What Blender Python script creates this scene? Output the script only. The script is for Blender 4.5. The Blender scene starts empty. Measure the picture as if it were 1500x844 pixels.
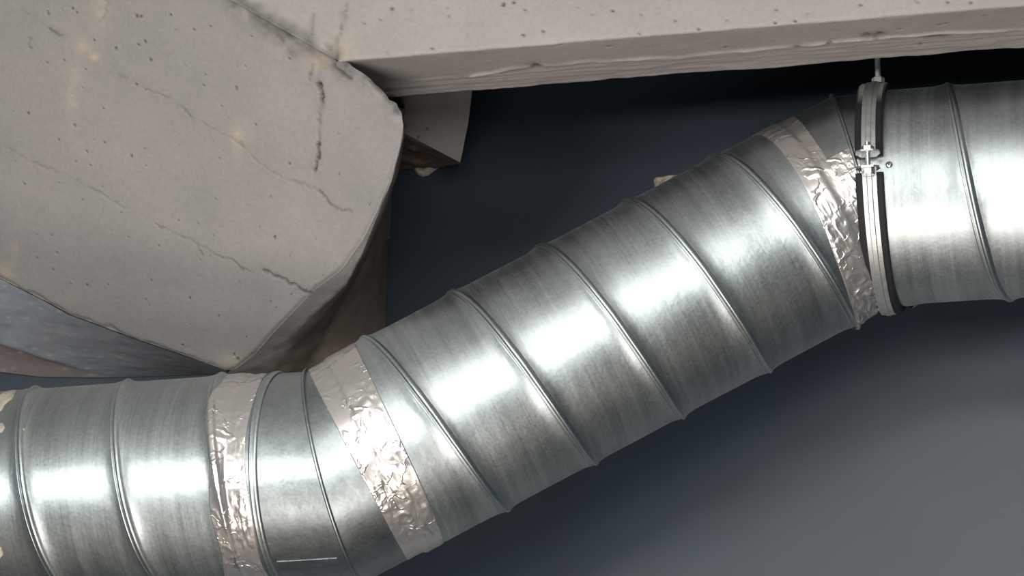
import bpy, math, random
import numpy as np
from mathutils import Matrix, Vector

C = bpy.context.scene.collection
rng = np.random.default_rng(7)
random.seed(7)

# ------------------------------------------------------------------ camera
FPX = 4500.0                       # focal length in pixels of a 1500 px wide frame
PITCH, YAW = math.radians(16), math.radians(13)
F = np.array([-math.sin(YAW)*math.cos(PITCH), math.cos(YAW)*math.cos(PITCH), math.sin(PITCH)])
R = np.array([math.cos(YAW), math.sin(YAW), 0.0])
U = np.array([math.sin(YAW)*math.sin(PITCH), -math.cos(YAW)*math.sin(PITCH), math.cos(PITCH)])
cam_data = bpy.data.cameras.new('camera')
cam = bpy.data.objects.new('camera', cam_data)
C.objects.link(cam)
cam_data.sensor_width = 36.0
cam_data.lens = 36.0*FPX/1500.0
cam_data.clip_start = 0.05
cam.matrix_world = Matrix(((R[0], U[0], -F[0], 0), (R[1], U[1], -F[1], 0), (R[2], U[2], -F[2], 0), (0, 0, 0, 1)))
bpy.context.scene.camera = cam

# ------------------------------------------------------------------ world, lamps and added fills, exposure
world = bpy.data.worlds.new('world')
bpy.context.scene.world = world
world.use_nodes = True
bg = world.node_tree.nodes['Background']
bg.inputs['Color'].default_value = (0.62, 0.80, 0.92, 1)
bg.inputs['Strength'].default_value = 0.10


def area_lamp(name, loc, target, size, size_y, power, color):
    d = bpy.data.lights.new(name, 'AREA')
    d.shape = 'RECTANGLE'
    d.size, d.size_y = size, size_y
    d.energy = power
    d.color = color
    o = bpy.data.objects.new(name, d)
    C.objects.link(o)
    o.location = loc
    o.rotation_euler = (Vector(target)-Vector(loc)).to_track_quat('-Z', 'Y').to_euler()
    return o


area_lamp('left_lamp', (-2.6, 0.3, 0.65), (-1.0, 4.1, 1.15), 1.3, 0.28, 56, (1.0, 0.985, 0.95))
area_lamp('front_lamp', (0.1, 0.0, 0.92), (-0.7, 4.2, 1.15), 1.5, 1.0, 51, (1.0, 0.985, 0.95))
area_lamp('floor_bounce_fill', (-0.9, 0.3, -1.35), (-0.8, 4.1, 1.15), 2.2, 0.8, 36, (1.0, 0.94, 0.88))  # unseen area light added in place of bounce off the floor
area_lamp('low_wall_fill', (-0.7, 1.9, -1.4), (-0.7, 4.1, 1.15), 2.4, 0.7, 42, (1.0, 0.91, 0.84))  # second unseen fill, added to lift the lower wall and duct undersides

area_lamp('overhead_fill', (-0.3, 0.6, 2.10), (-0.3, 0.6, 0.0), 2.0, 1.6, 60, (1.0, 0.95, 0.90))  # unseen area light, added to brighten the floor mirrored in the ducts

vs = bpy.context.scene.view_settings
vs.view_transform = 'Standard'
vs.look = 'None'
vs.gamma = 1
vs.use_curve_mapping = False
vs.exposure = 0.0


# ------------------------------------------------------------------ helpers
def ray(px, py):
    return F + R*((px-750.0)/FPX) + U*((422.0-py)/FPX)


def at(px, py, depth):
    return ray(px, py)*depth


def hit_y(px, py, y):
    r = ray(px, py)
    return r*(y/r[1])


def hit_z(px, py, z):
    r = ray(px, py)
    return r*(z/r[2])


def hit_plane(px, py, p, n):
    r = ray(px, py)
    return r*(np.dot(p, n)/np.dot(r, n))


def project(P):
    P = np.asarray(P, float)
    z = P@F
    return np.stack([750+FPX*(P@R)/z, 422-FPX*(P@U)/z], -1)


def hash3(ix, iy, iz, seed):
    n = (ix.astype(np.int64)*374761393 + iy.astype(np.int64)*668265263 + iz.astype(np.int64)*2147483647 + seed*1274126177) & 0xffffffff
    n = ((n ^ (n >> 13))*1274126177) & 0xffffffff
    n = (n ^ (n >> 16)) & 0xffffffff
    return n/float(0xffffffff)


def vnoise(P, scale, seed=0):
    """smooth value noise, -1..1, at points P (N,3)"""
    Q = np.asarray(P, float)*scale + 1000.0
    i = np.floor(Q)
    f = Q-i
    f = f*f*f*(f*(f*6-15)+10)
    r = 0.0
    for dx in (0, 1):
        for dy in (0, 1):
            for dz in (0, 1):
                w = (f[..., 0] if dx else 1-f[..., 0])*(f[..., 1] if dy else 1-f[..., 1])*(f[..., 2] if dz else 1-f[..., 2])
                r = r + w*hash3(i[..., 0]+dx, i[..., 1]+dy, i[..., 2]+dz, seed)
    return r*2-1


def fbm(P, scale, octaves=4, seed=0):
    r, a = 0.0, 1.0
    for k in range(octaves):
        r = r + a*vnoise(P, scale*2**k, seed+k)
        a *= 0.5
    return r/1.9


def poly_dist(px, pts):
    """distance in pixels from the points px (N,2) to the open polyline pts, and running parameter"""
    best = np.full(px.shape[0], 1e9)
    for a, b in zip(pts[:-1], pts[1:]):
        a, b = np.array(a, float), np.array(b, float)
        d = b-a
        t = np.clip(((px-a)@d)/(d@d), 0, 1)
        best = np.minimum(best, np.hypot(*(px-(a+t[:, None]*d)).T))
    return best


def resample(pts, n):
    pts = np.asarray(pts, float)
    s = np.r_[0, np.cumsum(np.linalg.norm(np.diff(pts, axis=0), axis=1))]
    q = np.linspace(0, s[-1], n)
    return np.stack([np.interp(q, s, pts[:, k]) for k in range(pts.shape[1])], -1)


def link_mesh(name, verts, faces, mat, parent=None, smooth=True, colors=None, matrix=None):
    me = bpy.data.meshes.new(name)
    v = np.asarray(verts, float)
    if matrix is not None:
        inv = np.linalg.inv(matrix)
        v = v@inv[:3, :3].T + inv[:3, 3]
    me.from_pydata(v.tolist(), [], [tuple(int(i) for i in f) for f in faces])
    me.polygons.foreach_set('use_smooth', [smooth]*len(me.polygons))
    if colors is not None:
        at_ = me.color_attributes.new('Col', 'FLOAT_COLOR', 'POINT')
        c = np.ones((len(v), 4))
        c[:, :3] = colors
        at_.data.foreach_set('color', c.ravel())
    me.materials.append(mat)
    me.update()
    o = bpy.data.objects.new(name, me)
    C.objects.link(o)
    if matrix is not None:
        o.matrix_world = Matrix(matrix.tolist())
    if parent is not None:
        o.parent = parent
        o.matrix_parent_inverse = parent.matrix_basis.inverted()
    return o


def tag(o, label=None, cat=None, group=None, kind=None):
    if label: o['label'] = label
    if cat: o['category'] = cat
    if group: o['group'] = group
    if kind: o['kind'] = kind
    return o


def thing(name, loc, label, cat, group=None):
    o = bpy.data.objects.new(name, None)
    o.empty_display_size = 0.05
    o.location = loc
    C.objects.link(o)
    return tag(o, label, cat, group)


def grid_faces(nu, nv, wrap_u=False, flip=False, off=0):
    out = []
    for i in range(nu if wrap_u else nu-1):
        i2 = (i+1) % nu
        for j in range(nv-1):
            q = (off+i*nv+j, off+i2*nv+j, off+i2*nv+j+1, off+i*nv+j+1)
            out.append(q[::-1] if flip else q)
    return out


# ------------------------------------------------------------------ materials
def new_mat(name):
    m = bpy.data.materials.new(name)
    m.use_nodes = True
    nt = m.node_tree
    b = nt.nodes['Principled BSDF']
    return m, nt, b


def nd(nt, kind, **kw):
    n = nt.nodes.new(kind)
    for k, v in kw.items():
        if k in n.inputs:
            n.inputs[k].default_value = v
        else:
            setattr(n, k, v)
    return n


def ramp(nt, src, stops):
    r = nt.nodes.new('ShaderNodeValToRGB')
    e = r.color_ramp.elements
    while len(e) < len(stops):
        e.new(0.5)
    for el, (p, c) in zip(e, stops):
        el.position = p
        el.color = (c[0], c[1], c[2], 1) if hasattr(c, '__len__') else (c, c, c, 1)
    nt.links.new(src, r.inputs[0])
    return r


def simple(name, color, rough, metal=0.0, noise=0.0, scale=60):
    m, nt, b = new_mat(name)
    b.inputs['Roughness'].default_value = rough
    b.inputs['Metallic'].default_value = metal
    tc = nd(nt, 'ShaderNodeTexCoord')
    n = nd(nt, 'ShaderNodeTexNoise', Scale=scale, Detail=5.0)
    nt.links.new(tc.outputs['Object'], n.inputs['Vector'])
    c0 = [max(0, c*(1-noise)) for c in color]
    c1 = [min(1, c*(1+noise)) for c in color]
    r = ramp(nt, n.outputs['Fac'], [(0.3, c0), (0.7, c1)])
    nt.links.new(r.outputs[0], b.inputs['Base Color'])
    return m


def zinc(name, base, rough, brushed=True, aniso=0.55, spangle=0.10):
    """galvanised sheet; object Z is the duct axis, the rolling marks run round it"""
    m, nt, b = new_mat(name)
    L = nt.links.new
    b.inputs['Metallic'].default_value = 1.0
    tc = nd(nt, 'ShaderNodeTexCoord')
    mp = nd(nt, 'ShaderNodeMapping')
    mp.inputs['Scale'].default_value = (4, 4, 420) if brushed else (70, 70, 70)
    L(tc.outputs['Object'], mp.inputs['Vector'])
    st = nd(nt, 'ShaderNodeTexNoise', Scale=1.0, Detail=6.0, Roughness=0.6)
    L(mp.outputs[0], st.inputs['Vector'])
    mp2 = nd(nt, 'ShaderNodeMapping')
    mp2.inputs['Scale'].default_value = (3, 3, 60) if brushed else (9, 9, 9)
    L(tc.outputs['Object'], mp2.inputs['Vector'])
    st2 = nd(nt, 'ShaderNodeTexNoise', Scale=1.0, Detail=4.0)
    L(mp2.outputs[0], st2.inputs['Vector'])
    vo = nd(nt, 'ShaderNodeTexVoronoi', Scale=320.0)
    L(tc.outputs['Object'], vo.inputs['Vector'])
    big = nd(nt, 'ShaderNodeTexNoise', Scale=7.0, Detail=5.0, Roughness=0.65)
    L(tc.outputs['Object'], big.inputs['Vector'])

    def mix(a, b_, f):
        x = nd(nt, 'ShaderNodeMath', operation='MULTIPLY_ADD')
        L(a, x.inputs[0]); x.inputs[1].default_value = f
        if isinstance(b_, float): x.inputs[2].default_value = b_
        else: L(b_, x.inputs[2])
        return x.outputs[0]
    sep = nd(nt, 'ShaderNodeSeparateColor')
    L(vo.outputs['Color'], sep.inputs[0])
    f = mix(st.outputs['Fac'], 0.0, 0.35)
    f = mix(st2.outputs['Fac'], f, 0.45)
    f = mix(big.outputs['Fac'], f, 0.35)
    f = mix(sep.outputs[0], f, spangle)
    lo = [c*0.72 for c in base]
    hi = [min(1, c*1.25) for c in base]
    r = ramp(nt, f, [(0.36, lo), (0.84, hi)])
    L(r.outputs[0], b.inputs['Base Color'])
    rr = nd(nt, 'ShaderNodeMath', operation='MULTIPLY_ADD')
    L(f, rr.inputs[0]); rr.inputs[1].default_value = 0.22; rr.inputs[2].default_value = rough-0.13
    L(rr.outputs[0], b.inputs['Roughness'])
    bp = nd(nt, 'ShaderNodeBump', Strength=0.10, Distance=0.0006)
    L(st.outputs['Fac'], bp.inputs['Height'])
    bp2 = nd(nt, 'ShaderNodeBump', Strength=0.35, Distance=0.004)
    L(big.outputs['Fac'], bp2.inputs['Height'])
    L(bp.outputs[0], bp2.inputs['Normal'])
    L(bp2.outputs[0], b.inputs['Normal'])
    if brushed:
        b.inputs['Anisotropic'].default_value = aniso
        tg = nd(nt, 'ShaderNodeTangent', direction_type='RADIAL', axis='Z')
        L(tg.outputs[0], b.inputs['Tangent'])
    return m


def concrete(name, rough=0.7, brush=False):
    m, nt, b = new_mat(name)
    L = nt.links.new
    tc = nd(nt, 'ShaderNodeTexCoord')
    col = nd(nt, 'ShaderNodeVertexColor', layer_name='Col')
    n1 = nd(nt, 'ShaderNodeTexNoise', Scale=6.0, Detail=8.0, Roughness=0.6)
    n2 = nd(nt, 'ShaderNodeTexNoise', Scale=150.0, Detail=4.0, Roughness=0.6)
    L(tc.outputs['Object'], n1.inputs['Vector'])
    L(tc.outputs['Object'], n2.inputs['Vector'])
    r1 = ramp(nt, n1.outputs['Fac'], [(0.3, (0.90, 0.90, 0.91)), (0.7, (1.06, 1.04, 1.02))])
    r2 = ramp(nt, n2.outputs['Fac'], [(0.3, 0.93), (0.65, 1.04)])
    m1 = nd(nt, 'ShaderNodeMix', data_type='RGBA', blend_type='MULTIPLY')
    m1.inputs[0].default_value = 1.0
    L(col.outputs[0], m1.inputs[6]); L(r1.outputs[0], m1.inputs[7])
    m2 = nd(nt, 'ShaderNodeMix', data_type='RGBA', blend_type='MULTIPLY')
    m2.inputs[0].default_value = 1.0
    L(m1.outputs[2], m2.inputs[6]); L(r2.outputs[0], m2.inputs[7])
    L(m2.outputs[2], b.inputs['Base Color'])
    b.inputs['Roughness'].default_value = rough
    b.inputs['Specular IOR Level'].default_value = 0.3
    mp = nd(nt, 'ShaderNodeMapping')
    mp.inputs['Scale'].default_value = (12, 120, 120) if brush else (25, 25, 60)
    L(tc.outputs['Object'], mp.inputs['Vector'])
    n3 = nd(nt, 'ShaderNodeTexNoise', Scale=1.0, Detail=7.0, Roughness=0.65)
    L(mp.outputs[0], n3.inputs['Vector'])
    bp = nd(nt, 'ShaderNodeBump', Strength=0.28, Distance=0.002)
    L(n3.outputs['Fac'], bp.inputs['Height'])
    bp2 = nd(nt, 'ShaderNodeBump', Strength=0.35, Distance=0.0012)
    L(n2.outputs['Fac'], bp2.inputs['Height'])
    L(bp.outputs[0], bp2.inputs['Normal'])
    L(bp2.outputs[0], b.inputs['Normal'])
    return m


def wall_paint(name, color):
    m, nt, b = new_mat(name)
    L = nt.links.new
    tc = nd(nt, 'ShaderNodeTexCoord')
    n1 = nd(nt, 'ShaderNodeTexNoise', Scale=3.0, Detail=6.0, Roughness=0.6)
    L(tc.outputs['Object'], n1.inputs['Vector'])
    r1 = ramp(nt, n1.outputs['Fac'], [(0.3, [c*0.85 for c in color]), (0.7, [c*1.15 for c in color])])
    L(r1.outputs[0], b.inputs['Base Color'])
    b.inputs['Roughness'].default_value = 0.39
    b.inputs['Specular IOR Level'].default_value = 0.55
    n2 = nd(nt, 'ShaderNodeTexNoise', Scale=220.0, Detail=3.0)
    L(tc.outputs['Object'], n2.inputs['Vector'])
    bp = nd(nt, 'ShaderNodeBump', Strength=0.08, Distance=0.0008)
    L(n2.outputs['Fac'], bp.inputs['Height'])
    L(bp.outputs[0], b.inputs['Normal'])
    return m


def foil(name):
    m, nt, b = new_mat(name)
    L = nt.links.new
    b.inputs['Metallic'].default_value = 0.85
    b.inputs['Base Color'].default_value = (0.72, 0.70, 0.685, 1)
    b.inputs['Roughness'].default_value = 0.29
    tc = nd(nt, 'ShaderNodeTexCoord')
    prev = None
    for sc, seed, st in ((22, 0.0, 0.9), (60, 5.0, 0.6), (9, 9.0, 0.8)):
        mp = nd(nt, 'ShaderNodeMapping')
        mp.inputs['Location'].default_value = (seed, seed*2, 0)
        L(tc.outputs['Object'], mp.inputs['Vector'])
        n = nd(nt, 'ShaderNodeTexNoise', Scale=float(sc), Detail=1.5)
        L(mp.outputs[0], n.inputs['Vector'])
        r = ramp(nt, n.outputs['Fac'], [(0.45, 0.0), (0.495, 1.0), (0.505, 1.0), (0.55, 0.0)])
        k = nd(nt, 'ShaderNodeTexNoise', Scale=26.0, Detail=2.0)
        L(mp.outputs[0], k.inputs['Vector'])
        kr = ramp(nt, k.outputs['Fac'], [(0.50, 0.0), (0.60, 1.0)])
        mu = nd(nt, 'ShaderNodeMath', operation='MULTIPLY')
        L(r.outputs[0], mu.inputs[0]); L(kr.outputs[0], mu.inputs[1])
        bp = nd(nt, 'ShaderNodeBump', Strength=st, Distance=0.0012)
        L(mu.outputs[0], bp.inputs['Height'])
        if prev: L(prev.outputs[0], bp.inputs['Normal'])
        prev = bp
    L(prev.outputs[0], b.inputs['Normal'])
    return m


M = {
    'zinc': zinc('galvanised_sheet', (0.41, 0.462, 0.472), 0.355),
    'zinc_seam': zinc('galvanised_seam', (0.47, 0.53, 0.54), 0.36, aniso=0.3),
    'zinc_elbow': zinc('galvanised_elbow', (0.37, 0.42, 0.43), 0.36, brushed=False, spangle=0.12),
    'tape': foil('aluminium_foil'),
    'steel': simple('zinc_plated_steel', (0.60, 0.63, 0.62), 0.46, 0.9, 0.12, 90),
    'bright': simple('bright_fastener_steel', (0.75, 0.76, 0.75), 0.30, 1.0, 0.10, 200),
    'nut': simple('dull_hanger_steel', (0.55, 0.56, 0.54), 0.55, 0.25, 0.12, 150),
    'rubber': simple('black_rubber', (0.008, 0.009, 0.011), 0.75, 0.0, 0.3, 80),
    'dust': simple('dusty_rubber', (0.20, 0.19, 0.18), 0.85, 0.0, 0.3, 120),
    'concrete': concrete('painted_concrete'),
    'concrete_brushed': concrete('board_marked_concrete', 0.75, True),
    'plaster': simple('beige_plaster', (0.48, 0.44, 0.36), 0.85, 0.0, 0.25, 90),
    'wall': wall_paint('navy_wall_paint', (0.022, 0.037, 0.053)),
    'white_paint': simple('ceiling_paint', (0.42, 0.42, 0.41), 0.8, 0.0, 0.08, 5),
    'floor': simple('beige_floor', (0.30, 0.25, 0.21), 0.55, 0.0, 0.2, 4),
    'dark': simple('dark_slot', (0.01, 0.01, 0.01), 0.7),
}



def add_dust(m):
    """grey dust that has settled on the upward facing side of the rubber"""
    nt = m.node_tree
    b = nt.nodes['Principled BSDF']
    old = b.inputs['Base Color'].links[0].from_socket
    g = nd(nt, 'ShaderNodeNewGeometry')
    sp = nd(nt, 'ShaderNodeSeparateXYZ')
    nt.links.new(g.outputs['Normal'], sp.inputs[0])
    r = ramp(nt, sp.outputs[2], [(0.60, 0.0), (0.85, 1.0)])
    mx = nd(nt, 'ShaderNodeMix', data_type='RGBA')
    nt.links.new(r.outputs[0], mx.inputs[0])
    nt.links.new(old, mx.inputs[6])
    mx.inputs[7].default_value = (0.34, 0.33, 0.31, 1)
    nt.links.new(mx.outputs[2], b.inputs['Base Color'])


add_dust(M['rubber'])

# ------------------------------------------------------------------ setting: wall, floor, ceiling
WALL_Y = 4.40


def box_mesh(name, lo, hi, mat, parent=None, bevel=0.0):
    x0, y0, z0 = lo
    x1, y1, z1 = hi
    v = [(x0, y0, z0), (x1, y0, z0), (x1, y1, z0), (x0, y1, z0), (x0, y0, z1), (x1, y0, z1), (x1, y1, z1), (x0, y1, z1)]
    f = [(0, 3, 2, 1), (4, 5, 6, 7), (0, 1, 5, 4), (1, 2, 6, 5), (2, 3, 7, 6), (3, 0, 4, 7)]
    o = link_mesh(name, v, f, mat, parent, smooth=False)
    if bevel:
        bm_ = o.modifiers.new('bevel', 'BEVEL')
        bm_.width = bevel
        bm_.segments = 2
    return o


CEIL_Z = 2.15
tag(box_mesh('wall_back', (-4.5, WALL_Y, -1.6), (3.5, WALL_Y+0.15, CEIL_Z), M['wall']), kind='structure')
tag(box_mesh('floor', (-4.5, -3.0, -1.7), (3.5, WALL_Y+0.15, -1.6), M['floor']), kind='structure')
tag(box_mesh('ceiling', (-4.5, -3.0, CEIL_Z), (3.5, WALL_Y+0.15, CEIL_Z+0.15), M['white_paint']), kind='structure')

# ------------------------------------------------------------------ concrete
CONC = np.array([0.352, 0.335, 0.325])
DIRT = np.array([0.07, 0.065, 0.06])


def relief(px, P, cracks, pits, stains, base, noise_amp=0.0012):
    """height (metres, out of the face) and colour of a concrete face at pixels px / points P"""
    h = fbm(P, 14, 4, 3)*noise_amp + fbm(P, 4, 2, 9)*noise_amp
    col = np.repeat(base[None], len(P), 0)*(1+0.05*fbm(P, 9, 4, 5)[:, None])
    wob = np.stack([fbm(P, 130, 3, 11), fbm(P, 130, 3, 12)], -1)*4.5
    for pts, width, depth, dark, breaks in cracks:
        d = poly_dist(px+wob, pts)
        gate = np.clip(0.5+breaks*(fbm(P, 40, 2, int(width*10)+3)) , 0, 1) if breaks else 1.0
        w = np.exp(-(d/width)**2)*gate
        h -= depth*w
        k = np.clip(dark*w, 0, 1)[:, None]
        col = col*(1-k)+DIRT*k
        halo = np.exp(-(d/(width*4))**2)*0.13*dark*np.clip(0.6+1.5*fbm(P, 60, 3, 33), 0, 2)
        col = col*(1-halo[:, None])
    for x, y, r in pits:
        q = (px-np.array([x, y]))
        d = np.hypot(q[:, 0]*1.3, q[:, 1]*0.9)
        w = np.exp(-(d/r)**4)
        h -= 0.003*w
        k = np.clip(1.0*w, 0, 1)[:, None]
        col = col*(1-k)+DIRT*k
    for x, y, rx, ry, c, a in stains:
        q = px-np.array([x, y])
        w = np.exp(-(q[:, 0]/rx)**2-(q[:, 1]/ry)**2)*a*np.clip(0.6+0.8*fbm(P, 45, 3, 21), 0, 1)
        col = col*(1-w[:, None])+np.array(c)*w[:, None]
    return h, col


# --- the beam ---------------------------------------------------------------
BEAM_F, BEAM_B, BEAM_Z = 3.82, 3.98, 1.465
edge_noise_seed = 31


def make_beam():
    x0, x1 = -1.75, 1.2
    nx = 520
    xs = np.linspace(x0, x1, nx)
    # cross-section: front face from the ceiling down, rounded corner, underside, rear corner, rear face up
    prof = []
    for z in np.linspace(CEIL_Z, BEAM_Z+0.17, 6)[:-1]: prof.append((BEAM_F, z, 0))
    for z in np.linspace(BEAM_Z+0.17, BEAM_Z+0.004, 56): prof.append((BEAM_F, z, 0))
    prof.append((BEAM_F+0.001, BEAM_Z+0.001, 2))
    for y in np.linspace(BEAM_F+0.004, BEAM_B-0.003, 50): prof.append((y, BEAM_Z, 1))
    prof.append((BEAM_B-0.001, BEAM_Z+0.002, 2))
    for z in np.linspace(BEAM_Z+0.008, CEIL_Z, 8): prof.append((BEAM_B, z, 3))
    prof = np.array(prof)
    npf = len(prof)
    P = np.zeros((nx, npf, 3))
    # the left end is cut along the joint with the strut
    st = np.zeros(npf)
    q0, q1 = hit_y(345, 0, BEAM_F), hit_y(500, 88, BEAM_F)
    jl = np.array([hit_z(x, y, BEAM_Z) for x, y in ((500, 88), (530, 106), (550, 126), (575, 152), (588, 172))])
    for i_, (y_, z_, k_) in enumerate(prof):
        if y_ <= BEAM_F+0.002: st[i_] = q1[0]+(z_-q1[2])*(q0[0]-q1[0])/(q0[2]-q1[2])
        else: st[i_] = np.interp(y_, jl[:, 1], jl[:, 0])
    k_ = np.linspace(0, 1, nx)
    P[..., 0] = (st-0.006)[None]*(1-k_)[:, None]+x1*k_[:, None]
    P[..., 1] = prof[None, :, 0]
    P[..., 2] = prof[None, :, 1]
    P = P.reshape(-1, 3)
    zone = np.tile(prof[:, 2], nx)
    px = project(P)
    cracks = [([(350, -4), (372, 8), (410, 32), (450, 56), (475, 72), (494, 82)], 9.0, 0.001, 0.5, 2.2),
              ([(507, 5), (503, 33), (495, 57), (493, 82)], 1.8, 0.002, 0.5, 0),
              ([(350, 3), (370, 15), (407, 38), (423, 52), (447, 63), (473, 78), (492, 86)], 4.5, 0.004, 1.0, 1.2),
              ([(455, 50), (461, 20)], 2.5, 0.002, 0.4, 0), ([(478, 62), (484, 74)], 2.5, 0.002, 0.4, 0)]
    pits = [(738, 6, 3.2), (753, 3, 2.2), (657, 22, 1.8), (672, 38, 2.0), (759, 28, 1.8), (791, 12, 1.6), (898, 16, 1.8), (882, 8, 1.6),
            (573, 12, 3.0), (601, 14, 2.0), (634, 71, 2.0), (1137, 13, 1.8), (1182, 21, 1.8), (1165, 11, 1.8), (1343, 2, 2.6), (1388, 2, 2.0),
            (936, 48, 1.6), (980, 10, 1.4), (1064, 30, 1.4), (1422, 5, 1.8), (569, 78, 2.0), (796, 45, 1.3), (1260, 8, 1.6)]
    pits += [(rng.uniform(520, 1500), rng.uniform(-30, 70), rng.uniform(0.8, 1.5)) for _ in range(70)]
    base = CONC*1.0
    h, col = relief(px, P, cracks, pits, [(500, 70, 25, 30, (0.42, 0.37, 0.27), 0.5)], base)
    # underside: weathered, a broken arris line running along it
    und = (zone == 1)
    line = [(690, 109), (780, 97), (900, 88), (1000, 83), (1130, 71), (1240, 59), (1300, 55), (1400, 48), (1520, 42)]
    d = poly_dist(px+np.stack([0*px[:, 0], 2.2*fbm(P, 30, 3, 4)], -1), line)
    wl = np.exp(-(d/2.0)**2)*und
    h += 0.0028*wl*(0.6+0.8*fbm(P, 25, 2, 8))
    k = (np.clip(wl*(0.5+0.9*fbm(P, 20, 3, 14)), 0, 1)*0.9)[:, None]
    col = col*(1-k)+np.array([0.68, 0.66, 0.64])*k
    d2 = poly_dist(px, [(x, y+4) for x, y in line])
    k = (np.clip(np.exp(-(d2/2.2)**2)*und*(fbm(P, 22, 3, 44)*2.6-0.35), 0, 1)*0.8)[:, None]
    col = col*(1-k)+DIRT*k
    h -= 0.003*k[:, 0]
    low = np.clip((P[:, 1]-3.90)/0.02, 0, 1)*und
    strk = fbm(P*np.array([0.25, 3, 1]), 60, 3, 17)
    h += low*0.0016*strk
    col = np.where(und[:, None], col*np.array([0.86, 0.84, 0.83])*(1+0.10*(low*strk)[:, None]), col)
    for x, y, r in [(1270, 53, 4), (1290, 51, 4), (1283, 56, 3), (1168, 68, 2.5), (1215, 62, 2.5), (783, 96, 4), (790, 98, 2.5)]:
        q = px-np.array([x, y])
        w = np.exp(-(q[:, 0]/(r*1.8))**2-(q[:, 1]/r)**2)*und*np.clip(0.9+fbm(P, 120, 2, 6), 0, 1)
        col = col*(1-w[:, None])+DIRT*w[:, None]
        h -= 0.004*w
    n = np.zeros_like(P)
    n[zone == 0] = (0, -1, 0)
    n[zone == 1] = (0, 0, -1)
    n[zone == 2] = (0, 0, -1)
    n[zone == 3] = (0, 1, 0)
    P2 = P + n*h[:, None]
    # chipped arrises
    nearf = np.exp(-((P[:, 2]-BEAM_Z)**2+(P[:, 1]-BEAM_F)**2)/0.006**2)
    P2[:, 2] += nearf*0.0016*fbm(P, 35, 3, 50)
    nearb = np.exp(-((P[:, 2]-BEAM_Z)**2+(P[:, 1]-BEAM_B)**2)/0.010**2)
    P2[:, 2] += nearb*0.0028*fbm(P, 22, 3, 51)
    faces = grid_faces(nx, npf, flip=True)
    faces.append(tuple(range(npf)))
    faces.append(tuple((nx-1)*npf+i for i in range(npf))[::-1])
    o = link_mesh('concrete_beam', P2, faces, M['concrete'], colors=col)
    return tag(o, 'long pale concrete beam with a rough underside, running above the duct to the right', 'beam')


make_beam()

# --- the sloped strut at upper left -------------------------------------------
S_B = hit_y(330, 543, 4.20)
S_P = hit_y(345, 0, BEAM_F)
S_Q = hit_y(500, 88, BEAM_F)
S_N = np.cross(S_B-S_P, S_Q-S_P)
S_N /= np.linalg.norm(S_N)
if S_N[1] > 0: S_N = -S_N


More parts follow.
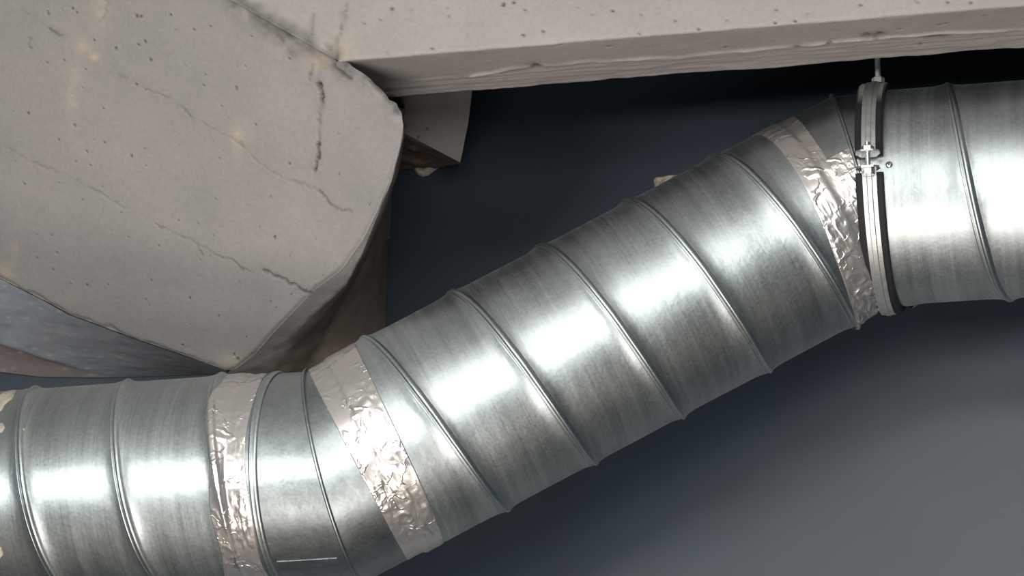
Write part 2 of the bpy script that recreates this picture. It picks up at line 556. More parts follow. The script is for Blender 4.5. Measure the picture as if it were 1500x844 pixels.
def make_strut():
    bottom = [(-520, 178), (-90, 372), (0, 410), (60, 440), (100, 462), (200, 499), (280, 526), (330, 544)]
    right = [(345, 0), (500, 88), (530, 106), (550, 126), (575, 152), (586, 172), (588, 185), (583, 215), (574, 250), (552, 308), (530, 352),
             (500, 395), (455, 430), (398, 490), (372, 520), (345, 541), (334, 545)]
    top = [(-520, -330), (-238, -331)] + right
    nu, nv = 560, 400
    bt = resample(bottom, nu)
    tp = resample(top, nu)
    # the far end of both curves meets at the lower tip: squeeze the mapping so that rulings stay spread
    k = np.linspace(0, 1, nv)
    G = bt[:, None, :]*(1-k)[None, :, None] + tp[:, None, :]*k[None, :, None]
    px = G.reshape(-1, 2)
    dirs = F[None]+R[None]*((px[:, :1]-750)/FPX)+U[None]*((422-px[:, 1:])/FPX)
    P = dirs*((S_P@S_N)/(dirs@S_N))[:, None]
    cracks = [
        ([(345, 0), (370, 15), (407, 38), (423, 52), (447, 63), (473, 78), (490, 85)], 4.5, 0.004, 1.0, 1.2),
        ([(345, 4), (368, 20), (405, 43), (421, 58), (445, 70), (471, 84), (490, 92)], 9.0, 0.001, 0.6, 2.4),
        ([(370, 30), (390, 52)], 5, 0.001, 0.35, 1.6),
        ([(420, 62), (430, 80)], 6, 0.001, 0.35, 1.6), ([(500, 95), (530, 112), (556, 138), (580, 165)], 5.0, 0.002, 0.6, 2.0),
        ([(490, 85), (487, 97), (500, 106), (513, 115)], 2.6, 0.004, 0.7, 0),
        ([(497, 87), (527, 103), (547, 123), (570, 150), (584, 168)], 3.6, 0.005, 1.0, 1.2),
        ([(468, 78), (467, 100), (467, 123), (472, 150), (467, 173), (468, 210)], 1.5, 0.003, 0.45, 0.8),
        ([(467, 123), (470, 137), (472, 150)], 1.7, 0.008, 1.0, 0),
        ([(468, 210), (465, 230), (461, 251)], 2.1, 0.007, 1.0, 0),
        ([(457, 95), (455, 118)], 1.4, 0.002, 0.5, 0),
        ([(10, 218), (33, 230), (67, 246), (93, 256), (130, 275), (180, 304)], 2.0, 0.0018, 0.28, 0.8),
        ([(230, 330), (290, 358), (320, 377), (338, 379), (352, 393), (372, 400)], 1.5, 0.0025, 0.45, 0.9),
        ([(386, 397), (412, 409), (444, 425), (466, 436)], 1.6, 0.004, 0.65, 0),
        ([(72, 43), (88, 52)], 2.2, 0.002, 0.4, 0), ([(30, 15), (72, 43)], 2.0, 0.001, 0.15, 0.6),
        ([(167, 103), (187, 117), (200, 124), (220, 133), (253, 147), (283, 172), (310, 187), (333, 200), (356, 213)], 2.2, 0.002, 0.5, 1.4),
        ([(356, 213), (380, 240), (415, 262), (460, 275), (475, 288)], 1.6, 0.002, 0.25, 1.0),
        ([(468, 281), (475, 288), (487, 303), (498, 306), (516, 310)], 1.4, 0.0025, 0.5, 0),
        ([(158, 4), (152, 20), (146, 33)], 1.4, 0.002, 0.4, 0),
        ([(45, 58), (44, 70)], 1.4, 0.002, 0.4, 0),
        ([(288, 358), (296, 374)], 1.2, 0.001, 0.4, 0),
    ]
    pits = [(70, 20, 2), (106, 13, 2), (112, 19, 1.6), (137, 59, 1.8), (169, 71, 2.4), (212, 61, 2.2), (202, 66, 1.8), (250, 22, 2), (220, 88, 2.4),
            (199, 124, 2), (41, 166, 2.2), (109, 184, 2), (284, 44, 1.6), (300, 108, 1.4), (346, 130, 1.8), (298, 125, 1.3), (93, 88, 1.6),
            (86, 205, 1.6), (192, 229, 2.2), (127, 222, 1.6), (152, 209, 1.5), (35, 269, 1.5), (374, 182, 1.4), (424, 240, 2), (402, 348, 2),
            (346, 128, 1.6), (127, 418, 1.6), (278, 437, 1.8), (267, 506, 1.6), (320, 463, 1.3), (200, 24, 2.6), (206, 24, 2.2), (402, 347, 1.6),
            (348, 527, 3), (343, 520, 2), (374, 182, 1.2), (497, 255, 1.3)]
    pits += [(rng.uniform(0, 560), rng.uniform(0, 520), rng.uniform(0.7, 1.3)) for _ in range(90)]
    Y = (0.50, 0.44, 0.32)
    stains = [(148, 15, 14, 32, Y, 0.55), (122, 70, 12, 12, (0.55, 0.45, 0.34), 0.6), (136, 84, 8, 6, (0.55, 0.43, 0.26), 0.7), (106, 130, 12, 50, Y, 0.45),
              (352, 200, 16, 18, Y, 0.5), (346, 225, 8, 18, Y, 0.3), (10, 395, 16, 24, Y, 0.6), (335, 530, 22, 14, Y, 0.5), (378, 520, 16, 10, (0.22, 0.17, 0.10), 0.8),
              (468, 90, 18, 14, (0.42, 0.36, 0.25), 0.6), (85, 440, 30, 6, Y, 0.3), (20, 365, 8, 12, Y, 0.4), (360, 540, 14, 7, (0.16, 0.13, 0.09), 0.8)]
    h, col = relief(px, P, cracks, pits, stains, CONC*0.86, 0.0010)
    # edges: worn and rounded back
    db = poly_dist(px+np.stack([0*h, 5*fbm(P, 40, 3, 61)], -1), bottom)
    h -= 0.0035*np.exp(-(db/4.5)**2)
    dr = poly_dist(px, right[4:])
    h -= 0.004*np.exp(-(dr/4.0)**2)
    V = P + S_N*h[:, None]
    verts = [V]
    cols = [col]
    faces = grid_faces(nu, nv, flip=True)
    # right side: rim bevel, side, crease, wall edge
    row0 = resample(right[4:], 60)
    row1 = resample([(577, 153), (589, 174), (591, 187), (586, 217), (577, 251), (555, 312), (533, 368), (506, 418), (473, 447), (405, 511), (372, 536), (345, 548), (334, 549)], 60)
    row2 = resample([(587, 158), (594, 190), (590, 217), (583, 252), (561, 318), (538, 376), (512, 425), (494, 455), (478, 487), (448, 538), (420, 568), (360, 572)], 60)
    row3 = resample([(600, 160), (590, 180), (575, 215), (573, 262), (570, 320), (567, 380), (566, 420), (565, 480), (564, 520), (562, 560), (550, 590), (400, 590)], 60)

    def onplane(q, back):
        p = hit_plane(q[0], q[1], S_P-S_N*back, S_N)
        return p
    A0 = np.array([onplane(q, 0.004) for q in row0])
    lat = np.array([poly_dist(np.array([q]), row0)[0] for q in row1])/1033.0
    A1 = np.array([onplane(q, 0.006+0.95*l_) for q, l_ in zip(row1, lat)])
    A3 = np.array([hit_y(q[0], q[1], WALL_Y-0.004) for q in row3])
    A2 = np.array([hit_y(q[0], q[1], min(WALL_Y-0.03, a[1]+0.42*(WALL_Y-a[1]))) for q, a in zip(row2, A1)])
    rows = [A0]
    for a, b, n in ((A0, A1, 6), (A1, A2, 14), (A2, A3, 20)):
        for t in np.linspace(0, 1, n+1)[1:]:
            rows.append(a*(1-t)+b*t)
    S = np.array(rows)                      # (nr, 60, 3)
    # refine along the length
    Sf = []
    for r_ in S:
        Sf.append(resample(r_, 160))
    S = np.array(Sf)
    nr, nc = S.shape[:2]
    Pf = S.reshape(-1, 3)
    amp = np.repeat(np.clip(np.arange(nr)/6.0, 0, 1)*np.clip((nr-1-np.arange(nr))/3.0, 0, 1), nc)
    Pf = Pf + (amp*0.005*fbm(Pf, 25, 4, 70))[:, None]*np.array([0.6, -0.6, -0.5])
    t = np.repeat(np.arange(nr), nc)
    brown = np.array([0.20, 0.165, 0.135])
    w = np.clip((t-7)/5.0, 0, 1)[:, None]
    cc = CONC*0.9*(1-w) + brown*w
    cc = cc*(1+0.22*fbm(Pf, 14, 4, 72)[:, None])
    off = len(V)
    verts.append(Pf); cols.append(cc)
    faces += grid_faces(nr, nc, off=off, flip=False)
    # underside between the lower edge and the wall
    b0 = resample(bottom, 160)
    b1 = resample([(-520, 400), (-90, 525), (0, 545), (60, 552), (150, 553), (240, 551), (300, 548), (338, 549)], 160)
    B0 = np.array([hit_plane(q[0], q[1], S_P, S_N) for q in b0]) - S_N*0.002
    B1 = np.array([hit_y(q[0], q[1], WALL_Y-0.004) for q in b1])
    rows = np.array([B0*(1-t_)+B1*t_ for t_ in np.linspace(0, 1, 44)])
    Pu = rows.reshape(-1, 3)
    qx = project(Pu)
    strk = fbm(Pu*np.array([0.25, 1, 1.6]), 55, 4, 75)
    tt = np.repeat(np.linspace(0, 1, 44), 160)
    am = np.clip(tt*8, 0, 1)*np.clip((1-tt)*8, 0, 1)
    facet = 1/(1+np.exp(-(qx[:, 1]-(507+(qx[:, 0])*44/140.0))/1.5))        # the lower broken facet at far left
    hu = am*(0.0012*strk+0.002*fbm(Pu, 9, 3, 76) - 0.006*facet)
    Pu = Pu+hu[:, None]*np.array([0, -0.3, -1.0])
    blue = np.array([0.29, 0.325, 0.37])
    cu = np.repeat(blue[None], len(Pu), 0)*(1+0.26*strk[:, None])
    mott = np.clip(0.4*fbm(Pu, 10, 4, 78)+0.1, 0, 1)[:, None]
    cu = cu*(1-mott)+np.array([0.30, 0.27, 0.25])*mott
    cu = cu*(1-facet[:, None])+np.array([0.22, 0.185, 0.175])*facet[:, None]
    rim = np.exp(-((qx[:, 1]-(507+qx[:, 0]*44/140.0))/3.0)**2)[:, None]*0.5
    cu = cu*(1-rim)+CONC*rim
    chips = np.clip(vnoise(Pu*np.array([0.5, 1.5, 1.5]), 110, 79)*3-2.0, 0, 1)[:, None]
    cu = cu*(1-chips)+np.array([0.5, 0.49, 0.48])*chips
    off += len(Pf)
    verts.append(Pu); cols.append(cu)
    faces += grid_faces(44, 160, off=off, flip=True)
    # closing rows to the wall along the top and left (out of view)
    off += len(Pu)
    T = resample(top[:3], 30)
    T0 = np.array([hit_plane(q[0], q[1], S_P, S_N) for q in T])
    T1 = T0.copy(); T1[:, 1] = WALL_Y-0.004
    verts.append(np.r_[T0, T1]); cols.append(np.repeat(CONC[None], 60, 0))
    faces += [(off+i, off+i+1, off+31+i, off+30+i) for i in range(29)]
    off += 60
    Ls = resample([(-520, -330), (-520, 178)], 2)
    L0 = np.array([hit_plane(q[0], q[1], S_P, S_N) for q in Ls])
    L1 = L0.copy(); L1[:, 1] = WALL_Y-0.004
    verts.append(np.r_[L0, L1]); cols.append(np.repeat(CONC[None], 4, 0))
    faces.append((off, off+2, off+3, off+1))
    o = link_mesh('concrete_strut', np.concatenate(verts), faces, M['concrete_brushed' if False else 'concrete'], colors=np.concatenate(cols))
    tag(o, 'massive sloping concrete strut with cracked pale face and bluish underside, above the left duct', 'strut')
    return o


strut = make_strut()

# --- the corbel under the beam -------------------------------------------------


def make_corbel():
    top = np.array([hit_z(560, 140, BEAM_Z-0.001), hit_z(692, 132, BEAM_Z-0.001)])
    Yf = 4.24
    a = hit_y(560, 120, Yf); b = hit_y(693, 116, Yf)
    c = hit_y(674, 238, Yf); m = hit_y(686, 181, Yf); d = hit_y(588, 190, Yf); d2 = hit_y(556, 176, Yf)
    front_r = [b, m, c]
    n = 40
    rr = resample(np.array(front_r), n)
    ll = resample(np.array([a, (a+d2)/2, d2]), n)
    # the lower edge of the front face runs slanting from d2 to c
    k = np.linspace(0, 1, 60)
    Pf = (ll[:, None, :]*(1-k)[None, :, None]+rr[:, None, :]*k[None, :, None]).reshape(-1, 3)
    px = project(Pf)
    h, col = relief(px, Pf, [([(600, 180), (628, 190)], 3, 0.001, 0.3, 0.8)], [(593, 183, 2.4), (625, 188, 2.2), (612, 200, 2)], [], CONC*0.60, 0.0022)  # base darkened to put the corbel's shade into its colour
    big = 0.0035*fbm(Pf, 16, 3, 81)
    Pf = Pf+np.array([0, -1, 0])*(h+big)[:, None]
    faces = grid_faces(n, 60, flip=False)
    verts, cols = [Pf], [col]
    off = len(Pf)
    # broken brown underside running back to the wall
    e0 = Pf.reshape(n, 60, 3)[-1]
    e1 = np.array([hit_y(q[0], q[1], WALL_Y-0.004) for q in resample([(545, 250), (576, 249), (600, 248), (639, 247), (655, 243), (673, 240)], 60)])
    rows = np.array([e0*(1-t)+e1*t for t in np.linspace(0, 1, 30)])
    Pu = rows.reshape(-1, 3)
    t = np.repeat(np.linspace(0, 1, 30), 60)
    am = np.clip(t*10, 0, 1)*np.clip((1-t)*10, 0, 1)
    g = fbm(Pu*np.array([0.5, 1, 1]), 45, 4, 83)
    Pu = Pu+(am*0.010*g)[:, None]*np.array([0, -0.4, -1])
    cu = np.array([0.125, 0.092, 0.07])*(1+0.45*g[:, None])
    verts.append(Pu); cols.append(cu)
    faces += grid_faces(30, 60, off=off, flip=False)
    off += len(Pu)
    # right cheek back to the wall
    c0 = Pf.reshape(n, 60, 3)[:, -1]
    c1 = np.array([hit_y(q[0]-1.5, q[1], WALL_Y-0.004) for q in project(c0)])
    c1[-1] = e1[-1]
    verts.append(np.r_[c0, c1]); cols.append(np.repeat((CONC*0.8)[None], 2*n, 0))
    faces += [(off+i, off+i+1, off+n+i+1, off+n+i) for i in range(n-1)]
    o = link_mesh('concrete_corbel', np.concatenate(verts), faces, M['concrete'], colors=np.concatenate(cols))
    return tag(o, 'small shaded concrete corbel under the beam end, with a broken brown underside', 'corbel')


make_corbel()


def plaster_lump(name, outline, y, thick, mat, parent=None, z_dir=-1, seed=1):
    """a thin irregular lump standing proud of the wall; outline gives its edge"""
    pts = resample(outline+[outline[0]], 25)[:-1]
    c = pts.mean(0)
    verts, faces = [], []
    rings = 5
    for r in range(rings):
        s = 1-r/rings
        for q in pts:
            p = c+(q-c)*s
            w = hit_y(p[0], p[1], y)
            hgt = thick*(0 if r == 0 else min(1, 0.55+0.2*r))
            w = w+np.array([0, -1, 0])*hgt*(1+0.35*float(vnoise(np.array([w]), 90, seed)[0]))
            verts.append(w)
    w = hit_y(c[0], c[1], y)+np.array([0, -thick, 0])
    verts.append(w)
    n = len(pts)
    for r in range(rings-1):
        for i in range(n):
            j = (i+1) % n
            faces.append((r*n+i, r*n+j, (r+1)*n+j, (r+1)*n+i))
    for i in range(n):
        faces.append(((rings-1)*n+i, (rings-1)*n+(i+1) % n, len(verts)-1))
    return link_mesh(name, verts, faces, mat, parent, smooth=False)


tag(plaster_lump('plaster_blob', [(604, 246), (640, 246), (650, 243), (637, 251), (628, 258), (620, 260), (611, 256)], WALL_Y+0.002, 0.012, M['plaster'], seed=3),
    'small pale plaster dab on the blue wall just below the corbel', 'plaster')
tag(plaster_lump('plaster_chunk', [(957, 268), (961, 263), (978, 261), (1000, 257), (990, 268), (976, 290), (962, 290)], WALL_Y+0.002, 0.02, M['plaster'], seed=5),
    'rough plaster chunk on the blue wall, peeping over the diagonal duct', 'plaster')
tag(plaster_lump('plaster_strip', [(566, 264), (575, 262), (574, 300), (571, 354), (566, 356), (567, 300)], WALL_Y+0.002, 0.010, simple('grey_plaster', (0.13, 0.135, 0.135), 0.8, 0, 0.2, 60), seed=7),
    'narrow grey vertical plaster strip at the edge of the blue wall paint', 'plaster')

# ------------------------------------------------------------------ ducts
RD = 0.150
PITCH_M = 0.1375
J1 = at(492, 698, 4.23)
J2 = at(1261, 293, 4.30)
AX = np.array([1.0, 0, 0])
AD = (J2-J1)/np.linalg.norm(J2-J1)
DL = np.linalg.norm(J2-J1)


class Axis:
    """a straight duct line: origin, direction a, w towards the viewer side, u upwards"""
    def __init__(self, o, a):
        self.o, self.a = o, a
        v = -o/np.linalg.norm(o)
        u = np.cross(a, v); u /= np.linalg.norm(u)
        if u[2] < 0: u = -u
        w = np.cross(u, a); w /= np.linalg.norm(w)
        if w@v < 0: w = -w
        self.u, self.w = u, w
        m = np.eye(4)
        m[:3, 0] = w; m[:3, 1] = u if np.dot(np.cross(w, u), a) > 0 else -u
        m[:3, 2] = a
        self.m = m

    def mat(self, s=0.0):
        m = self.m.copy()
        m[:3, 3] = self.o+self.a*s
        return m

    def radial(self, t):
        t = np.asarray(t, float)
        return np.cos(t)[..., None]*self.w - np.sin(t)[..., None]*self.u

    def pt(self, t, s, r):
        t, s, r = np.broadcast_arrays(np.asarray(t, float), np.asarray(s, float), np.asarray(r, float))
        return self.o + s[..., None]*self.a + r[..., None]*self.radial(t)


AXL = np.array([1.0, 0, 0.014])/np.linalg.norm([1.0, 0, 0.014])
AL = Axis(J1, AXL)
AM = Axis(J1, AD)
AR = Axis(J2, AX)
AM2 = Axis(J2, AD)


def bump_profile(x):
    """height of the formed swell beside the lock seam, x = distance from seam centre"""
    return 0.0027*np.exp(-(x/0.012)**2)


def duct_body(name, ax, s0, s1, phase, mat, parent, ends=(0, 0), r0=RD):
    """folded spiral duct: outer skin with the seam swell, plus an inner skin and rims"""
    nt = 160
    th = np.linspace(-np.pi, np.pi, nt, endpoint=False)
    # rows follow the helix so the swell stays crisp
    loc = np.array([-0.5, -0.36, -0.24, -0.15, -0.10, -0.07, -0.045, -0.025, -0.01, 0.01, 0.025, 0.045, 0.07, 0.10, 0.15, 0.24, 0.36])*PITCH_M
    k0 = int(math.floor((s0-phase)/PITCH_M))-1
    k1 = int(math.ceil((s1-phase)/PITCH_M))+1
    rows = np.array(sorted([phase+k*PITCH_M+l for k in range(k0, k1+1) for l in loc]))
    rowloc = np.array([((r-phase+0.5*PITCH_M) % PITCH_M)-0.5*PITCH_M for r in rows])
    T, S = np.meshgrid(np.r_[th, np.pi], rows, indexing='ij')
    Lc = np.repeat(rowloc[None], nt+1, 0)
    S = S+PITCH_M*T/(2*np.pi)
    Sc = np.clip(S, s0, s1)
    Lc = Lc+(Sc-S)
    r = r0+bump_profile(Lc)
    P = ax.pt(T, Sc, r)
    P = P+ (0.0007*fbm(P.reshape(-1, 3), 9, 3, 90).reshape(T.shape))[..., None]*ax.radial(T)
    nv = len(rows)
    faces = []
    for i in range(nt):
        for j in range(nv-1):
            if Sc[i, j] == Sc[i, j+1] and Sc[i+1, j] == Sc[i+1, j+1]:
                continue
            faces.append((i*nv+j, (i+1)*nv+j, (i+1)*nv+j+1, i*nv+j+1))
    V = [P.reshape(-1, 3)]
    off = (nt+1)*nv
    # rims and the inner skin
    for s, fl in ((s0, 0), (s1, 1)):
        a = ax.pt(th, np.full(nt, s), np.full(nt, r0))
        b = ax.pt(th, np.full(nt, s), np.full(nt, r0-0.0022))
        V += [a, b]
        for i in range(nt):
            j = (i+1) % nt
            faces.append((off+i, off+j, off+nt+j, off+nt+i))
        off += 2*nt
    a0, a1 = off-3*nt, off-nt
    for i in range(nt):
        j = (i+1) % nt
        faces.append((a0+i, a0+j, a1+j, a1+i))
    return link_mesh(name, np.concatenate(V), faces, mat, parent, matrix=ax.mat((s0+s1)/2))


def lock_seam(ax, s0, s1, phase, parent, r0=RD):
    """the folded four-ply lock seam: a flat rib with a groove beside it, winding along the duct"""
    prof = [(-0.0080, -0.0005), (-0.0066, 0.0003), (-0.0052, 0.0004), (-0.0040, -0.0010), (-0.0028, -0.0008), (-0.0016, 0.0012), (0.0000, 0.0024), (0.0018, 0.0026),
            (0.0036, 0.0020), (0.0050, 0.0010), (0.0062, 0.0003), (0.0085, -0.0005)]
    turns0 = (s0+0.009-phase)/PITCH_M
    turns1 = (s1-0.009-phase)/PITCH_M
    n = int((turns1-turns0)*120)+2
    T = np.linspace(turns0, turns1, n)*2*np.pi
    px = np.array(prof)
    S = phase+PITCH_M*T[:, None]/(2*np.pi)+px[None, :, 0]
    r = r0+bump_profile(px[None, :, 0])+px[None, :, 1]+0*T[:, None]
    P = ax.pt(np.repeat(T[:, None], len(prof), 1), S, r)
    return link_mesh('lock_seam', P.reshape(-1, 3), grid_faces(n, len(prof)), M['zinc_seam'], parent, matrix=ax.mat((s0+s1)/2))


def sweep_ring(pts_c, frames, prof, closed=True):
    """sweep a profile [(radial, axial)] round a list of centre points with (radial, axial) frames"""
    n, k = len(pts_c), len(prof)
    V = np.zeros((n, k, 3))
    for j, (r, a) in enumerate(prof):
        V[:, j] = pts_c+frames[0]*r+frames[1]*a
    faces = []
    for i in range(n if closed else n-1):
        i2 = (i+1) % n
        for j in range(k):
            j2 = (j+1) % k
            faces.append((i*k+j, i2*k+j, i2*k+j2, i*k+j2))
    if not closed:
        faces.append(tuple(range(k))[::-1])
        faces.append(tuple((n-1)*k+i for i in range(k)))
    return V.reshape(-1, 3), faces


def ring_bead(name, ax, s, r, prof, mat, parent, label=None):
    th = np.linspace(-np.pi, np.pi, 160, endpoint=False)
    c = ax.pt(th, np.full(160, s), np.full(160, r))
    v, f = sweep_ring(c, (ax.radial(th), np.repeat(ax.a[None], 160, 0)), prof)
    o = link_mesh(name, v, f, mat, parent, matrix=ax.mat(s))
    if label: o['label'] = label
    return o


def miter_s(ax, t, r, m):
    rad = ax.radial(t)*np.asarray(r)[..., None] if np.ndim(r) else ax.radial(t)*r
    return -(rad@m)/(ax.a@m)


MITER = (AX+AD)/np.linalg.norm(AX+AD)          # both elbows turn by the same angle
RE = 0.1472                                    # the elbow slips into the ducts


def elbow_half(name, ax, s_end, mat, parent):
    """one half of a two-piece elbow: from s_end to the mitre plane through ax.o"""
    nt, ns = 160, 26
    th = np.linspace(-np.pi, np.pi, nt, endpoint=False)
    sm = miter_s(ax, th, RE, MITER)
    k = np.linspace(0, 1, ns)
    S = s_end*(1-k)[None, :]+sm[:, None]*k[None, :]
    T = np.repeat(th[:, None], ns, 1)
    rr = np.full(S.shape, RE)
    P = ax.pt(T, S, rr)
    P = P+(0.0009*fbm(P.reshape(-1, 3), 11, 3, 95).reshape(T.shape))[..., None]*ax.radial(T)
    Q = ax.pt(T, S, rr-0.002)
    faces = grid_faces(nt, ns, wrap_u=True)+grid_faces(nt, ns, wrap_u=True, flip=True, off=nt*ns)
    for i in range(nt):
        j = (i+1) % nt
        faces.append((i*ns, j*ns, nt*ns+j*ns, nt*ns+i*ns))
    return link_mesh(name, np.r_[P.reshape(-1, 3), Q.reshape(-1, 3)], faces, mat, parent, matrix=ax.mat(s_end*0.5))


def miter_seam(ax, parent, h=0.0045, w=0.0022):
    th = np.linspace(-np.pi, np.pi, 180, endpoint=False)
    sm = miter_s(ax, th, RE, MITER)
    c = ax.pt(th, sm, np.full(180, RE))
    out = c-ax.o
    out /= np.linalg.norm(out, axis=1)[:, None]
    prof = [(-0.003, -w*1.3), (0.0015, -w*1.2), (h*0.8, -w), (h, -w*0.4), (h, w*0.4), (h*0.8, w), (0.0015, w*1.2), (-0.003, w*1.3)]
    v, f = sweep_ring(c, (out, np.repeat(MITER[None], 180, 0)), prof)
    return link_mesh('mitre_seam', v, f, M['zinc_elbow'], parent, matrix=ax.mat(0))


def tape_shell(ax, edge0, edge1, t0, t1, rfun, parent, seed, wr=1.0, nt=260, ns=44, clip_miter=0, label=None, lift=0.0008):
    """crumpled foil tape: edges are functions of the angle; rfun gives the radius it is stuck to"""
    full = abs(t1-t0) > 6.2
    th = np.linspace(t0, t1, nt)
    e0 = np.array([edge0(t) for t in th]); e1 = np.array([edge1(t) for t in th])
    if clip_miter:
        sm = miter_s(ax, th, RE+0.001, MITER)
        if clip_miter > 0: e1 = np.minimum(e1, sm)
        else: e0 = np.maximum(e0, sm)
    k = np.linspace(0, 1, ns)
    S = e0[:, None]*(1-k)[None]+e1[:, None]*k[None]
    T = np.repeat(th[:, None], ns, 1)
    base = rfun(S, T)
    P0 = ax.pt(T, S, base).reshape(-1, 3)
    # wrinkles: sharp ridges along and across the strip, stronger on the lower half
    q = np.stack([S.ravel()*1.0, T.ravel()*0.15, 0*S.ravel()+seed*0.37], -1)
    ridge1 = np.clip(1-np.abs(vnoise(q*np.array([1, 1.0, 1]), 60, seed))*5.0, 0, 1)
    ridge2 = np.clip(1-np.abs(vnoise(q*np.array([0.45, 2.2, 1]), 60, seed+5))*5.0, 0, 1)
    ridge3 = np.clip(1-np.abs(vnoise(q*np.array([1.2, 2.0, 1]), 130, seed+9))*4.0, 0, 1)
    lowz = (0.30+0.70/(1+np.exp(-(T.ravel()-0.25)*4)))
    mask = np.clip(vnoise(q, 22, seed+2)*1.5+0.35, 0, 1)
    d = 1.7*wr*lowz*(0.0014*ridge1*mask+0.0018*ridge2*mask+0.0010*ridge3*mask+0.0006*fbm(P0, 70, 3, seed+7))
    env = np.clip(np.minimum(k, 1-k)*14, 0.12, 1)
    d = d.reshape(S.shape)*env[None]
    P = ax.pt(T, S, base+lift+d)
    Q = ax.pt(T, S, base-0.0006)
    n = nt*ns
    faces = grid_faces(nt, ns)
    for i in range(nt-1):
        faces.append((i*ns, n+i*ns, n+(i+1)*ns, (i+1)*ns))
        a = i*ns+ns-1
        faces.append((a, a+ns, n+a+ns, n+a))
    if not full:
        for j in range(ns-1):
            faces.append((j, j+1, n+j+1, n+j))
            a = (nt-1)*ns+j
            faces.append((a, n+a, n+a+1, a+1))
    o = link_mesh('foil_tape', np.r_[P.reshape(-1, 3), Q.reshape(-1, 3)], faces, M['tape'], parent, smooth=True, matrix=ax.mat(float((e0.mean()+e1.mean())/2)))
    if label: o['label'] = label
    return o


def duct_r(s, t, phase):
    x = ((s-PITCH_M*t/(2*np.pi)-phase+0.5*PITCH_M) % PITCH_M)-0.5*PITCH_M
    return RD+bump_profile(x)+0.0030*np.exp(-(x/0.0055)**4)


def step(x, a, b, w):
    return a+(b-a)/(1+np.exp(-x/w))


# --- left horizontal run
S_LD1 = -0.116
d1 = thing('spiral_duct', tuple(AL.o+AL.a*-0.6), 'horizontal galvanised spiral duct at lower left, below the concrete strut', 'duct')
PH_L = -0.2585
duct_body('duct_wall', AL, -1.1, S_LD1, PH_L, M['zinc'], d1)
lock_seam(AL, -1.1, S_LD1, PH_L, d1)

# --- lower elbow
e1 = thing('duct_elbow', tuple(J1), 'lower two-piece galvanised elbow with foil taped ends, joining left and diagonal ducts', 'elbow')
elbow_half('elbow_segment', AL, -0.17, M['zinc_elbow'], e1)
elbow_half('elbow_segment', AM, 0.13, M['zinc_elbow'], e1)
miter_seam(AL, e1)
ring_bead('bead', AL, -0.073, RE, [(-0.002, -0.008), (0.0016, -0.006), (0.0032, -0.003), (0.0010, -0.0008), (0.0034, 0.0014), (0.0016, 0.005), (-0.002, 0.008)], M['zinc_seam'], e1)
tape_shell(AL, lambda t: -0.137+0.004*math.sin(3*t+1)-0.003*math.sin(7*t), lambda t: -0.082+0.002*math.sin(5*t), -np.pi, np.pi,
           lambda s, t: step(s+0.114, duct_r(s, t, PH_L), RE, 0.0016), e1, 3)
tape_shell(AM, lambda t: 0.030+0.004*(t/1.5)**2*np.sign(1), lambda t: 0.098-0.010*t/1.5, -np.pi, np.pi,
           lambda s, t: step(s-0.060, RE, duct_r(s, t, 0.291), 0.0016), e1, 8, wr=0.8)
# lap seam along the underside and its rivets
th_l = 0.80


def lap_strip(ax, t, s0, s1, parent):
    ts = np.linspace(t-0.03, t+0.10, 8)
    ss = np.linspace(s0, s1, 24)
    S, T = np.meshgrid(ss, ts, indexing='ij')
    P = ax.pt(T, S, np.full(S.shape, RE+0.0005)); Q = ax.pt(T, S, np.full(S.shape, RE-0.001))
    n = S.size
    f = grid_faces(24, 8)
    for i in range(23):
        f.append((i*8, n+i*8, n+(i+1)*8, (i+1)*8))
        f.append((i*8+7, (i+1)*8+7, n+(i+1)*8+7, n+i*8+7))
    for j in range(7):
        f.append((j, j+1, n+j+1, n+j)); a = 23*8+j; f.append((a, n+a, n+a+1, a+1))
    o = link_mesh('lap_seam', np.r_[P.reshape(-1, 3), Q.reshape(-1, 3)], f, M['zinc_elbow'], parent, smooth=False, matrix=ax.mat(0))
    return o


lap_strip(AL, 0.87, -0.062, 0.022, e1)

# --- diagonal run
S_M0, S_M1 = 0.062, DL-0.060
d2 = thing('spiral_duct', tuple(AM.o+AM.a*DL*0.5), 'diagonal galvanised spiral duct rising to the right between the two elbows', 'duct')
PH_M = 0.291
duct_body('duct_wall', AM, S_M0, S_M1, PH_M, M['zinc'], d2)
lock_seam(AM, S_M0, S_M1, PH_M, d2)

# --- upper elbow
e2 = thing('duct_elbow', tuple(J2), 'upper galvanised elbow half covered in shiny crumpled foil, left of the clamp', 'elbow')
elbow_half('elbow_segment', AM2, -0.13, M['zinc_elbow'], e2)
elbow_half('elbow_segment', AR, 0.050, M['zinc_elbow'], e2)
miter_seam(AR, e2)
tape_shell(AM2, lambda t: -0.092-0.006*math.sin(2*t), lambda t: -0.036+0.0035*math.sin(3*t), -np.pi, np.pi,
           lambda s, t: step(s+0.058, duct_r(s+DL, t, 0.291), RE, 0.0018), e2, 15, wr=1.2)
tape_shell(AM2, lambda t: -0.044, lambda t: 0.2, -0.50, 1.9, lambda s, t: RE+0.0004+0*s, e2, 21, wr=1.3, ns=40, clip_miter=1)
tape_shell(AR, lambda t: -0.2, lambda t: 0.012+0.016*min(1, max(0, (t+0.5)/0.5)), -0.50, 1.9, lambda s, t: RE+0.0004+0*s, e2, 27, wr=1.3, ns=30, clip_miter=-1)

# --- right horizontal run
CL = 0.030                                       # clamp centre along the right axis
d3 = thing('spiral_duct', tuple(AR.o+AR.a*0.4), 'horizontal galvanised spiral duct at upper right, hanging in the clamp', 'duct')
PH_R = 0.163
duct_body('duct_wall', AR, CL-0.004, 1.0, PH_R, M['zinc'], d3)
lock_seam(AR, CL+0.02, 1.0, PH_R, d3)


